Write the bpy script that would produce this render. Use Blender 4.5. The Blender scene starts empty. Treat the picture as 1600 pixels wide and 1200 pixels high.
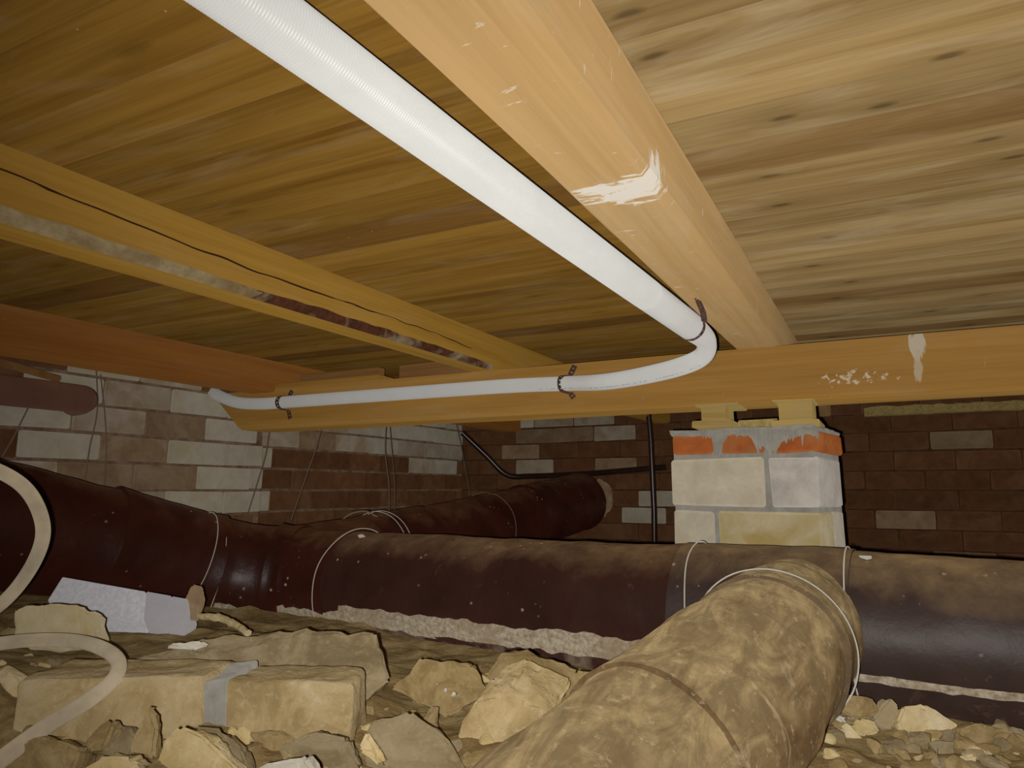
import bpy, bmesh, math, random
from mathutils import Vector, Matrix, noise
R = math.radians
SC = bpy.context.scene
COL = SC.collection

# ------------------------------------------------------------------ camera
F = 1122.0                      # focal length in pixels of the 1600 x 1200 frame
PITCH, YAW, CAMZ = R(8.37), R(27.29), 0.45
cam_data = bpy.data.cameras.new('camera')
cam_data.sensor_width = 36.0
cam_data.lens = 36.0 * F / 1600.0
cam_data.clip_start = 0.01
cam = bpy.data.objects.new('camera', cam_data)
COL.objects.link(cam)
cam.location = (0, 0, CAMZ)
cam.rotation_euler = (R(90) + PITCH, 0, YAW)
SC.camera = cam
CAM = Vector((0, 0, CAMZ))
RIGHT = Vector((math.cos(YAW), math.sin(YAW), 0))
HF = Vector((-math.sin(YAW), math.cos(YAW), 0))
FWD = HF * math.cos(PITCH) + Vector((0, 0, math.sin(PITCH)))
UP = -HF * math.sin(PITCH) + Vector((0, 0, math.cos(PITCH)))

# ------------------------------------------------------------------ world, flash, exposure
SC.view_settings.view_transform = 'Standard'
SC.view_settings.look = 'None'
SC.view_settings.gamma = 1.0
SC.view_settings.use_curve_mapping = False
SC.view_settings.exposure = 0.0
world = bpy.data.worlds.new('world')
SC.world = world
world.use_nodes = True
bg = world.node_tree.nodes['Background']
bg.inputs[0].default_value = (1.0, 0.36, 0.13, 1)
bg.inputs[1].default_value = 0.05  # dim reddish fill added to lift the dark places, standing in for lens haze

flash = bpy.data.lights.new('camera_flash', 'SPOT')
flash.energy = 1.0
flash.color = (1.0, 0.97, 0.92)
flash.spot_size = R(140)
flash.spot_blend = 1.0
flash.shadow_soft_size = 0.004
flash.use_nodes = True
lt = flash.node_tree
fall = lt.nodes.new('ShaderNodeLightFalloff')
fall.inputs['Strength'].default_value = 125.0
fall.inputs['Smooth'].default_value = 2.5
lt.links.new(fall.outputs['Quadratic'], lt.nodes['Emission'].inputs['Strength'])
fl = bpy.data.objects.new('camera_flash', flash)
COL.objects.link(fl)
fl.location = CAM - RIGHT * 0.018 - UP * 0.010
aim = (FWD + RIGHT * 0.26 + UP * 0.04).normalized()
fl.rotation_euler = aim.to_track_quat('-Z', 'Y').to_euler()


# ------------------------------------------------------------------ finding places
def ray(px, py):
    return FWD + RIGHT * ((px - 800) / F) + UP * ((600 - py) / F)
def at_t(px, py, t): return CAM + ray(px, py) * t
def at_x(px, py, X):
    d = ray(px, py); return CAM + d * (X / d.x)
def at_y(px, py, Y):
    d = ray(px, py); return CAM + d * (Y / d.y)
def proj(p):
    q = Vector(p) - CAM
    t = q.dot(FWD)
    return (800 + F * q.dot(RIGHT) / t, 600 - F * q.dot(UP) / t)


# ------------------------------------------------------------------ mesh helpers
def link(name, me, parent=None):
    o = bpy.data.objects.new(name, me)
    COL.objects.link(o)
    if parent: o.parent = parent
    return o

def tag(o, label=None, cat=None, group=None, kind=None):
    if label: o['label'] = label
    if cat: o['category'] = cat
    if group: o['group'] = group
    if kind: o['kind'] = kind
    return o

def empty(name, loc=(0, 0, 0)):
    o = bpy.data.objects.new(name, None)
    o.location = loc
    o.empty_display_size = 0.05
    COL.objects.link(o)
    return o

def mesh(name, verts, faces, mat=None, smooth=None):
    me = bpy.data.meshes.new(name)
    me.from_pydata([tuple(v) for v in verts], [], faces)
    me.update()
    bm = bmesh.new(); bm.from_mesh(me)
    bmesh.ops.recalc_face_normals(bm, faces=bm.faces)
    bm.to_mesh(me); bm.free()
    if mat: me.materials.append(mat)
    if smooth is not None:
        me.shade_smooth()
        me.set_sharp_from_angle(angle=R(smooth))
    return me

def bm_mesh(name, bm, mat=None, smooth=None):
    bmesh.ops.recalc_face_normals(bm, faces=bm.faces)
    me = bpy.data.meshes.new(name)
    bm.to_mesh(me); bm.free()
    if mat: me.materials.append(mat)
    if smooth is not None:
        me.shade_smooth()
        me.set_sharp_from_angle(angle=R(smooth))
    return me

def box_bm(sx, sy, sz, bev=0.004, jit=0.0, rnd=None, seg=1):
    bm = bmesh.new()
    bmesh.ops.create_cube(bm, size=1.0)
    for v in bm.verts:
        v.co = Vector((v.co.x * sx, v.co.y * sy, v.co.z * sz))
        if jit:
            v.co += Vector((rnd.uniform(-jit, jit), rnd.uniform(-jit, jit), rnd.uniform(-jit, jit)))
    if bev:
        bmesh.ops.bevel(bm, geom=bm.edges[:], offset=bev, segments=seg, affect='EDGES', profile=0.6)
    return bm

def box(name, a, b, mat, parent=None, bev=0.003, jit=0.0, seed=0):
    """a box between two corners, as an object whose origin is the middle of the box"""
    a, b = Vector(a), Vector(b)
    s = b - a
    me = bm_mesh(name, box_bm(abs(s.x), abs(s.y), abs(s.z), bev, jit, random.Random(seed)), mat)
    o = link(name, me)
    place(o, (a + b) / 2, parent)
    return o

def place(o, loc, parent=None):
    loc = Vector(loc)
    if parent:
        o.parent = parent
        p = parent; off = Vector()
        while p: off += p.location; p = p.parent
        o.location = loc - off
    else:
        o.location = loc
    return o

def smoothpath(pts, n):
    """Catmull-Rom through pts (vectors with any number of entries), n samples per span"""
    pts = [Vector(p) for p in pts]
    P = [2 * pts[0] - pts[1]] + pts + [2 * pts[-1] - pts[-2]]
    out = []
    for i in range(1, len(P) - 2):
        a, b, c, d = P[i - 1], P[i], P[i + 1], P[i + 2]
        for k in range(n):
            t = k / n
            out.append(0.5 * ((2 * b) + (c - a) * t + (2 * a - 5 * b + 4 * c - d) * t * t + (3 * b - a - 3 * c + d) * t ** 3))
    out.append(pts[-1])
    return out

def resample(pts, step):
    pts = [Vector(p) for p in pts]
    out = [pts[0]]; acc = 0.0
    for a, b in zip(pts, pts[1:]):
        L = (b - a).length
        if L == 0: continue
        d = step - acc
        while d <= L:
            out.append(a.lerp(b, d / L)); d += step
        acc = L - (d - step)
    if (out[-1] - pts[-1]).length > step * .3: out.append(pts[-1])
    return out

def frames(pts):
    """tangent, side and up of each point of a path (up stays as near to world up as it can)"""
    fr = []
    n = len(pts)
    prev = None
    for i, p in enumerate(pts):
        t = (pts[min(i + 1, n - 1)] - pts[max(i - 1, 0)]).normalized()
        ref = Vector((0, 0, 1)) if prev is None else prev
        u = ref - t * ref.dot(t)
        if u.length < 1e-4: u = Vector((1, 0, 0)) - t * t.x
        u.normalize(); prev = u
        fr.append((t, t.cross(u), u))
    return fr

def tube_data(pts, rad, seg=16, caps=True, rfun=None):
    pts = [Vector(p) for p in pts]
    fr = frames(pts)
    vs, fs = [], []
    for i, (p, (t, s, u)) in enumerate(zip(pts, fr)):
        r0 = rad(i / max(1, len(pts) - 1)) if callable(rad) else (rad[i] if isinstance(rad, (list, tuple)) else rad)
        for k in range(seg):
            a = 2 * math.pi * k / seg
            d = s * math.cos(a) + u * math.sin(a)
            r = r0 + (rfun(i, a, p + d * r0) if rfun else 0)
            vs.append(p + d * r)
    for i in range(len(pts) - 1):
        for k in range(seg):
            k2 = (k + 1) % seg
            fs.append((i * seg + k, i * seg + k2, (i + 1) * seg + k2, (i + 1) * seg + k))
    if caps:
        fs.append(tuple(range(seg)))
        fs.append(tuple(range((len(pts) - 1) * seg, len(pts) * seg)))
    return vs, fs

def tube(name, pts, rad, mat, parent=None, seg=12, caps=True, rfun=None, smooth=50):
    vs, fs = tube_data(pts, rad, seg, caps, rfun)
    c = Vector(vs[0]) * 0
    for v in vs: c += v
    c /= len(vs)
    o = link(name, mesh(name, [v - c for v in vs], fs, mat, smooth))
    return place(o, c, parent)

def solid(name, vs, fs, mat, parent=None, smooth=None):
    """world-space verts and faces as an object with its origin in the middle"""
    c = Vector((0, 0, 0))
    for v in vs: c += Vector(v)
    c /= len(vs)
    o = link(name, mesh(name, [Vector(v) - c for v in vs], fs, mat, smooth))
    return place(o, c, parent)


# ------------------------------------------------------------------ material helpers
class NT:
    def __init__(self, name):
        self.m = bpy.data.materials.new(name); self.m.use_nodes = True
        self.t = self.m.node_tree; self.n = self.t.nodes
        self.b = self.n['Principled BSDF']
    def add(self, typ, **kw):
        nd = self.n.new(typ)
        for k, v in kw.items(): setattr(nd, k, v)
        return nd
    def set(self, sock, v):
        if isinstance(v, bpy.types.NodeSocket): self.t.links.new(v, sock)
        elif isinstance(v, (tuple, list)) and len(v) == 3 and sock.type == 'RGBA': sock.default_value = (*v, 1)
        else: sock.default_value = v
    def coord(self, kind='Object'): return self.add('ShaderNodeTexCoord').outputs[kind]
    def rnd(self): return self.add('ShaderNodeObjectInfo').outputs['Random']
    def rcoord(self):
        a = self.add('ShaderNodeVectorMath', operation='SCALE'); a.inputs[0].default_value = (37.1, 53.3, 71.7); self.set(a.inputs['Scale'], self.rnd())
        b = self.add('ShaderNodeVectorMath', operation='ADD'); self.set(b.inputs[0], self.coord()); self.set(b.inputs[1], a.outputs[0])
        return b.outputs[0]
    def pos(self): return self.add('ShaderNodeNewGeometry').outputs['Position']
    def nrm(self): return self.add('ShaderNodeNewGeometry').outputs['Normal']
    def map(self, v, scale=(1, 1, 1), loc=(0, 0, 0), rot=(0, 0, 0)):
        m = self.add('ShaderNodeMapping'); self.set(m.inputs['Vector'], v)
        m.inputs['Scale'].default_value = scale; m.inputs['Location'].default_value = loc; m.inputs['Rotation'].default_value = rot
        return m.outputs[0]
    def noise(self, v, scale=5, detail=3, rough=.55, dist=0, w=None, col=False):
        nd = self.add('ShaderNodeTexNoise'); self.set(nd.inputs['Vector'], v)
        if w is not None:
            nd.noise_dimensions = '4D'; self.set(nd.inputs['W'], w)
        nd.inputs['Scale'].default_value = scale; nd.inputs['Detail'].default_value = detail
        nd.inputs['Roughness'].default_value = rough; nd.inputs['Distortion'].default_value = dist
        return nd.outputs['Color' if col else 'Fac']
    def voro(self, v, scale=5, feature='F1', w=None, out='Distance'):
        nd = self.add('ShaderNodeTexVoronoi', feature=feature); self.set(nd.inputs['Vector'], v)
        if w is not None:
            nd.voronoi_dimensions = '4D'; self.set(nd.inputs['W'], w)
        nd.inputs['Scale'].default_value = scale
        return nd.outputs[out]
    def math(self, op, a, b=0.0, clamp=False):
        nd = self.add('ShaderNodeMath', operation=op, use_clamp=clamp); self.set(nd.inputs[0], a); self.set(nd.inputs[1], b)
        return nd.outputs[0]
    def ramp(self, f, a, b, lo=0.0, hi=1.0):
        nd = self.add('ShaderNodeMapRange', clamp=True); self.set(nd.inputs[0], f)
        nd.inputs[1].default_value = a; nd.inputs[2].default_value = b; nd.inputs[3].default_value = lo; nd.inputs[4].default_value = hi
        return nd.outputs[0]
    def cramp(self, f, stops):
        nd = self.add('ShaderNodeValToRGB'); self.set(nd.inputs[0], f)
        e = nd.color_ramp.elements
        while len(e) < len(stops): e.new(.5)
        for x, (p, c) in zip(e, stops): x.position = p; x.color = (*c, 1)
        return nd.outputs[0]
    def mix(self, f, a, b, mode='MIX'):
        nd = self.add('ShaderNodeMix', data_type='RGBA', blend_type=mode)
        self.set(nd.inputs[0], f); self.set(nd.inputs[6], a); self.set(nd.inputs[7], b)
        return nd.outputs[2]
    def sep(self, v):
        nd = self.add('ShaderNodeSeparateXYZ'); self.set(nd.inputs[0], v); return nd.outputs
    def bump(self, h, dist=.002, strength=1.0):
        nd = self.add('ShaderNodeBump'); self.set(nd.inputs['Height'], h)
        nd.inputs['Distance'].default_value = dist; nd.inputs['Strength'].default_value = strength
        self.t.links.new(nd.outputs[0], self.b.inputs['Normal'])
    def done(self, col, rough=.8, spec=.3, dr=None):
        self.set(self.b.inputs['Base Color'], col); self.set(self.b.inputs['Roughness'], rough)
        self.set(self.b.inputs['Specular IOR Level'], spec)
        self.b.inputs['Diffuse Roughness'].default_value = 1.0 if dr is None else dr
        return self.m

def hsv_var(N, col, amount=.25, w=None):
    """brightness differs from object to object"""
    r = N.rnd()
    k = N.ramp(r, 0, 1, 1 - amount, 1 + amount)
    nd = N.add('ShaderNodeVectorMath', operation='SCALE')
    N.set(nd.inputs[0], col); N.set(nd.inputs['Scale'], k)
    return nd.outputs[0]

def wood(name, light, dark, axis='X', var=.18, dust=.25, knots=True, stains=None, spec=.2):
    N = NT(name)
    c0 = N.coord(); c = N.rcoord()
    st = {'X': (.9, 16, 16), 'Y': (16, .9, 16), 'Z': (16, 16, .9)}[axis]
    fi = {'X': (3, 150, 150), 'Y': (150, 3, 150), 'Z': (150, 150, 3)}[axis]
    g1 = N.noise(N.map(c, st), 1.0, 4, .6, .8)
    g2 = N.noise(N.map(c, fi), 1.0, 2, .6, .2)
    f = N.math('ADD', N.math('MULTIPLY', g1, .72), N.math('MULTIPLY', g2, .28))
    mid = tuple((a * .55 + b * .45) for a, b in zip(light, dark))
    col = N.cramp(f, [(.32, dark), (.48, mid), (.64, light)])
    if knots:
        nd = N.add('ShaderNodeTexVoronoi'); nd.voronoi_dimensions = '2D'; nd.inputs['Scale'].default_value = 1.0
        N.set(nd.inputs['Vector'], N.map(c, (3.0, 7.5, 8) if knots is True else (1.8, 6.0, 8)))
        kv = nd.outputs['Distance']
        col = N.mix(N.ramp(kv, .05, .30, .4 * float(knots), 0), col, tuple(x * .75 for x in dark))
        col = N.mix(N.ramp(kv, .025, .065, .7 * float(knots), 0), col, tuple(x * .33 for x in dark))
    col = hsv_var(N, col, var)
    if dust:
        d = N.ramp(N.noise(N.map(c, tuple(x ** .5 * 2.2 for x in st)), 1.6, 4, .65, .6), .5, .75, 0, dust)
        col = N.mix(d, col, (.55, .45, .29))
        spk = N.math('MULTIPLY', N.ramp(N.voro(c, 48), .03, .07, .6, 0), N.ramp(N.noise(c, 4, 2, .5), .58, .64))
        col = N.mix(spk, col, (.7, .64, .5))
    if stains:
        for (cx, cy, cz), (rx, ry, rz), sc, thr, scol in stains:
            p = N.map(c0, (1 / rx, 1 / ry, 1 / rz), (-cx / rx, -cy / ry, -cz / rz))
            ln = N.add('ShaderNodeVectorMath', operation='LENGTH'); N.set(ln.inputs[0], p)
            inside = N.ramp(ln.outputs['Value'], .3, 1.0, 1, 0)
            ns = N.noise(N.map(c0, sc), 1.0, 4, .65, .5)
            m = N.ramp(N.math('ADD', ns, N.math('MULTIPLY', N.math('SUBTRACT', inside, 1.0), .35)), thr, thr + .07)
            col = N.mix(N.math('MULTIPLY', m, .85), col, scol)
    N.bump(f, .0018, .6)
    return N.done(col, .75, spec)

def masonry(name, base, dark, var=.2, stain=None, scale=14):
    N = NT(name)
    c = N.rcoord()
    n1 = N.noise(c, scale, 4, .65, .3)
    col = N.mix(N.ramp(n1, .35, .68), base, dark)
    if stain:
        col = N.mix(N.ramp(N.noise(c, 7, 4, .6, .5), .5, .66, 0, .7), col, stain)
    col = N.mix(N.ramp(N.voro(c, 90), .04, .12, .35, 0), col, tuple(x * .45 for x in dark))
    col = hsv_var(N, col, var)
    n2 = N.noise(c, 90, 3, .7, 0)
    N.bump(N.math('ADD', N.math('MULTIPLY', n2, .5), n1), .003, .7)
    return N.done(col, .92, .15)

def felt(name, base, dust, amount, gloss=.42, lo=.45, spots=True, streaks=False):
    """bituminous felt: brown-black, dust lying on what faces up, flecks of plaster"""
    N = NT(name)
    c = N.pos()
    n1 = N.noise(c, 6, 5, .6, .4)
    col = N.mix(N.ramp(n1, .35, .65), base, tuple(x * 1.6 for x in base))
    nz = N.sep(N.nrm())[2]
    top = N.ramp(N.math('ADD', nz, N.math('MULTIPLY', N.math('SUBTRACT', n1, .5), 1.3)), lo, lo + .6)
    dn = N.noise(c, 28, 5, .7, .3)
    d = N.math('MULTIPLY', top, N.ramp(dn, .25, .65, .35, 1))
    d = N.math('MAXIMUM', d, N.ramp(N.noise(c, 11, 5, .7, .8), .62, .8, 0, .45))
    d = N.math('MULTIPLY', d, amount, clamp=True)
    col = N.mix(d, col, dust)
    if streaks:      # dirt in long smears, pale plaster dust and darker bare patches
        c2 = N.map(c, (22, 7, 22), rot=(0, 0, .25))
        col = N.mix(N.ramp(N.noise(c2, 1, 5, .7, .9), .42, .62, .55, 0), col, tuple(x * .55 for x in base))
        col = N.mix(N.ramp(N.noise(c, 13, 5, .75, 1.2), .58, .72, 0, .6), col, (.64, .53, .33))
        col = N.mix(N.ramp(N.noise(c, 70, 3, .7), .6, .72, 0, .5), col, (.60, .50, .32))
    if spots:
        s = N.math('MULTIPLY', N.ramp(N.voro(c, 42), .1, .2, 1, 0), N.ramp(N.noise(c, 9, 3, .6), .58, .66))
        col = N.mix(N.math('MULTIPLY', s, .8), col, (.62, .52, .34))
    N.bump(N.math('ADD', n1, N.math('MULTIPLY', dn, .5)), .004, .6)
    rough = N.math('ADD', gloss, N.math('MULTIPLY', d, .5), clamp=True)
    return N.done(col, rough, .35)

def plain(name, base, rough=.6, spec=.4, var=.08, scale=30, bump=.0008):
    N = NT(name)
    c = N.coord()
    n1 = N.noise(c, scale, 4, .6)
    col = N.mix(N.ramp(n1, .3, .7), tuple(x * (1 - var) for x in base), tuple(min(1, x * (1 + var)) for x in base))
    N.bump(n1, bump, .6)
    return N.done(col, rough, spec)

M = {}
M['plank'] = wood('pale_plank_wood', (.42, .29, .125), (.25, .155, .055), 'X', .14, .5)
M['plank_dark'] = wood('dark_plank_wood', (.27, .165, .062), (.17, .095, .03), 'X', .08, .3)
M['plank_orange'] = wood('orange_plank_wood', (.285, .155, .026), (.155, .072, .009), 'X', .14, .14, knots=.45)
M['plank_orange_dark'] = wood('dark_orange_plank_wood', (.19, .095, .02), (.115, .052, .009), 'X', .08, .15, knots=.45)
M['joist'] = wood('joist_wood', (.60, .37, .12), (.42, .235, .065), 'Y', .05, .3, knots=False)
M['girder'] = wood('girder_wood', (.50, .27, .055), (.36, .18, .03), 'X', .05, .12, knots=False)
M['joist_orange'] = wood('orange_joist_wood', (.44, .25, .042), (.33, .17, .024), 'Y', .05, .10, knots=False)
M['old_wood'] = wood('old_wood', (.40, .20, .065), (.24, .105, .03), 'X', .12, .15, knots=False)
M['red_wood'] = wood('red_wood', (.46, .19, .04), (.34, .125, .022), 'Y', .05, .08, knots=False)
M['block_wood'] = wood('block_wood', (.64, .48, .17), (.46, .32, .10), 'X', .1, .4, knots=False)
M['bark'] = masonry('bark', (.12, .045, .02), (.05, .02, .012), .1, (.45, .36, .22), 40)
M['white_brick'] = masonry('white_brick', (.72, .66, .53), (.60, .54, .42), .06, (.62, .53, .34))
M['grey_brick'] = masonry('grey_brick', (.70, .66, .60), (.52, .48, .42), .05)
M['cream_brick'] = masonry('cream_brick', (.68, .60, .40), (.58, .48, .26), .05, (.50, .36, .10))
M['pale_brick'] = masonry('pale_brick', (.64, .55, .43), (.50, .40, .29), .12, (.46, .32, .18))
M['tan_brick'] = masonry('tan_brick', (.46, .32, .19), (.33, .20, .11), .15, (.52, .40, .26))
M['brown_brick'] = masonry('brown_brick', (.26, .12, .052), (.18, .078, .033), .15, (.30, .16, .08))
M['red_brick'] = masonry('red_brick', (.56, .175, .045), (.42, .12, .03), .1, (.50, .24, .10))
M['mortar'] = masonry('mortar', (.46, .44, .39), (.34, .32, .28), .02, None, 25)
M['old_mortar'] = masonry('old_mortar', (.40, .28, .19), (.20, .11, .06), .02, None, 18)
M['dark_mortar'] = masonry('dark_mortar', (.20, .095, .045), (.12, .055, .027), .02, None, 18)
M['felt'] = felt('roofing_felt', (.046, .0115, .007), (.24, .13, .052), .55, .40, .66)
M['felt_mid'] = felt('mid_roofing_felt', (.042, .0165, .012), (.26, .165, .075), .8, .38, .60)
M['felt_grey'] = felt('grey_roofing_felt', (.046, .027, .022), (.30, .20, .09), .95, .50, .56)
M['felt_dusty'] = felt('dusty_roofing_felt', (.16, .10, .045), (.46, .345, .17), 1.0, .6, -.05, False, True)
M['crumble'] = masonry('crumbling_plaster', (.60, .53, .40), (.30, .22, .14), .05, (.36, .26, .16), 95)
M['crumble_dark'] = masonry('dark_crumbling_felt', (.08, .032, .024), (.05, .018, .014), .05, (.40, .32, .22), 60)
M['wire'] = plain('tie_wire', (.62, .58, .50), .5, .5)
M['dull_wire'] = plain('dull_wire', (.30, .20, .14), .7, .2)
M['white_plastic'] = plain('white_plastic', (.80, .81, .80), .38, .5, .03, 12, .0002)
M['print'] = plain('dark_print', (.12, .12, .14), .6, .2)
M['strap'] = plain('rusty_strap', (.10, .05, .042), .5, .5, .3, 60)
M['foam'] = masonry('foam', (.86, .86, .90), (.70, .70, .76), .02, None, 110)
M['hose'] = plain('hose_rubber', (.62, .53, .38), .55, .35, .2, 18)
M['wool'] = masonry('mineral_wool', (.64, .51, .21), (.44, .33, .11), .05, None, 80)
M['brown_pipe'] = plain('brown_pipe', (.24, .115, .075), .5, .35, .15, 8)
M['black_pipe'] = plain('black_pipe', (.045, .02, .014), .3, .7, .3, 15)
M['shred'] = plain('plastic_shred', (.62, .62, .60), .45, .4)

def stone_mat(name, a, b, c3):
    N = NT(name)
    c = N.rcoord()
    n1 = N.noise(c, 11, 6, .68, .9)
    col = N.cramp(n1, [(.28, tuple(x * .8 for x in a)), (.42, a), (.52, b), (.68, c3)])
    col = hsv_var(N, col, .13)
    n2 = N.noise(c, 75, 5, .75, .4)
    col = N.mix(N.ramp(n2, .52, .7, 0, .45), col, tuple(min(1, x * 1.3) for x in c3))
    col = N.mix(N.ramp(N.voro(c, 130), .05, .16, .4, 0), col, tuple(x * .5 for x in a))
    N.bump(N.math('ADD', n1, N.math('MULTIPLY', n2, .5)), .011, .8)
    return N.done(col, .9, .15, .8)
M['sandstone'] = stone_mat('sandy_rubble', (.31, .215, .09), (.41, .30, .14), (.50, .39, .21))
M['cream_stone'] = stone_mat('cream_rubble', (.62, .48, .22), (.70, .56, .30), (.74, .64, .42))
M['grey_stone'] = stone_mat('grey_rubble', (.29, .22, .115), (.37, .29, .165), (.46, .375, .23))
M['white_stone'] = stone_mat('white_rubble', (.66, .60, .48), (.74, .69, .58), (.80, .77, .68))
M['ground'] = stone_mat('sandy_ground', (.24, .155, .06), (.33, .235, .10), (.43, .325, .16))

# ------------------------------------------------------------------ the ground
GPTS = [(-.40, 1.55, .06), (.1, 1.45, .055), (.6, 1.35, .06), (1.4, 1.3, .06), (-.95, 1.55, .075), (-1.5, 1.5, .10), (-1.85, 1.15, .18), (-2.1, 1.6, .2),
        (-1.25, .95, .15), (-.55, 1.15, .085), (-.85, .80, .125), (-.80, .55, .12), (-.45, .85, .105), (-.45, .55, .12), (-1.3, .55, .18), (-1.9, .5, .25),
        (-.1, 1.1, .07), (.15, 1.1, .075), (.25, .8, .085), (.5, 1.0, .08), (-.1, .7, .05), (-.2, .3, .08), (.5, .4, .12), (-.8, .1, .15), (-1.6, 0, .22), (0, -.4, .1),
        (1.5, .6, .1), (-1.6, 2.1, .06), (-.7, 2.3, .03), (.4, 2.2, .03), (1.3, 2.2, .03), (-2.4, 2.6, .08), (-1.0, 3.2, .03), (.5, 3.3, .03), (-2, 3.6, .05), (1.4, 3.6, .03)]
def ground_h(x, y):
    sw = sz = 0.0
    for gx, gy, gz in GPTS:
        d2 = (x - gx) ** 2 + (y - gy) ** 2 + .004
        w = 1 / (d2 * d2)
        sw += w; sz += w * gz
    n = noise.noise(Vector((x * 7, y * 7, 0))) * .010 + noise.noise(Vector((x * 21, y * 21, 3))) * .005
    p = Vector((x * 11, y * 11, 0))
    d, _ = noise.voronoi(p)
    n += .016 * max(0, .55 - d[0]) * (1 if y < 1.8 else 0) + .012 * (d[1] - d[0]) * .3
    return sz / sw + n

def hit_ground(px, py):
    d = ray(px, py); t = .45
    while t < 4:
        p = CAM + d * t
        if p.z < ground_h(p.x, p.y): return p
        t += .01
    return p

def spread(a, b, lo, hi, fine, coarse):
    out = [a]
    while out[-1] < b: out.append(out[-1] + (fine if lo <= out[-1] < hi else coarse))
    return out
GX = spread(-2.55, 1.65, -1.5, .75, .014, .05)
GY = spread(-.6, 4.15, .35, 1.7, .014, .05)
gv = [(x, y, ground_h(x, y)) for y in GY for x in GX]
gf = []
nx = len(GX)
for j in range(len(GY) - 1):
    for i in range(nx - 1):
        a = j * nx + i
        gf.append((a, a + 1, a + nx + 1, a + nx))
floor = link('floor', mesh('floor', gv, gf, M['ground'], 60))
tag(floor, 'sandy earth floor of the crawl space', kind='structure')

# ------------------------------------------------------------------ brick walls
PITCH_Z, BL = .094, .26
cache = {}
def brick_mesh(L, mat, seed, H=.083, D=.12):
    k = (round(L, 3), mat, seed, H, D)
    if k not in cache:
        rn = random.Random(hash(k) & 0xffff if False else int(L * 1000) * 7 + seed)
        cache[k] = bm_mesh('brick', box_bm(L, D, H, .0045, .0025, rn), M[mat])
    return cache[k]

PALE = [(0, 560, 150, 700), (60, 550, 330, 660), (290, 640, 412, 810), (540, 655, 725, 705), (410, 650, 560, 672), (620, 690, 712, 740),
        (800, 645, 985, 668), (930, 665, 1000, 692), (1000, 735, 1045, 820)]
TAN = [(0, 660, 300, 800), (790, 690, 860, 740), (420, 660, 620, 705), (1480, 670, 1600, 690), (800, 665, 930, 692)]
def pick(p, rn):
    x, y = proj(p)
    for a, b, c, d in PALE:
        if a <= x <= c and b <= y <= d: return 'white_brick' if (290 < x < 412 or rn.random() < .35) else 'pale_brick'
    for a, b, c, d in TAN:
        if a <= x <= c and b <= y <= d: return 'tan_brick' if rn.random() < .7 else 'pale_brick'
    return 'brown_brick' if rn.random() < .97 else 'tan_brick'  # low on the left wall this brown is reddish lens haze put into the bricks

def brick_wall(parent, origin, along, out, length, z0, courses, seed):
    """courses of bricks on the face of a wall: origin is the near lower corner of the face"""
    rn = random.Random(seed)
    rot = math.atan2(along[1], along[0])
    for c in range(courses):
        z = z0 + c * PITCH_Z + PITCH_Z / 2
        s = 0.0 if c % 2 else -BL / 2
        if c % 4 == 3: s += .03
        while s < length - .01:
            a, b = max(s, 0.0), min(s + BL, length)
            s += BL
            if b - a < .04: continue
            L = round(b - a - .011, 2)
            m = (a + b) / 2
            p = Vector((origin[0] + along[0] * m, origin[1] + along[1] * m, z))
            mat = pick(p, rn)
            o = bpy.data.objects.new('brick', brick_mesh(L, mat, rn.randrange(3)))
            COL.objects.link(o)
            q = p - Vector((out[0], out[1], 0)) * (.06 - rn.uniform(0, .007))
            place(o, q, parent)
            o.rotation_euler = (rn.uniform(-.008, .008), rn.uniform(-.008, .008), rot + rn.uniform(-.012, .012))

wl = box('wall_left', (-2.60, .55, 0), (-2.435, 4.05, .925), M['old_mortar'], None, 0)
tag(wl, 'pale brick wall on the left with a projecting pier', kind='structure')
box('pier_mortar', (-2.45, .6, 0), (-2.342, 2.225, .925), M['old_mortar'], wl, 0)
brick_wall(wl, (-2.33, .6, 0), (0, 1), (1, 0), 1.63, -.022, 10, 4)
brick_wall(wl, (-2.425, 2.24, 0), (0, 1), (1, 0), 1.76, -.022, 10, 7)
wb = box('wall_back', (-2.45, 4.012, 0), (1.6, 4.15, .925), M['dark_mortar'], None, 0)
tag(wb, 'dark brown brick wall at the far end', kind='structure')
brick_wall(wb, (-2.43, 4.0, 0), (1, 0), (0, -1), 4.0, -.022, 10, 11)

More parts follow.
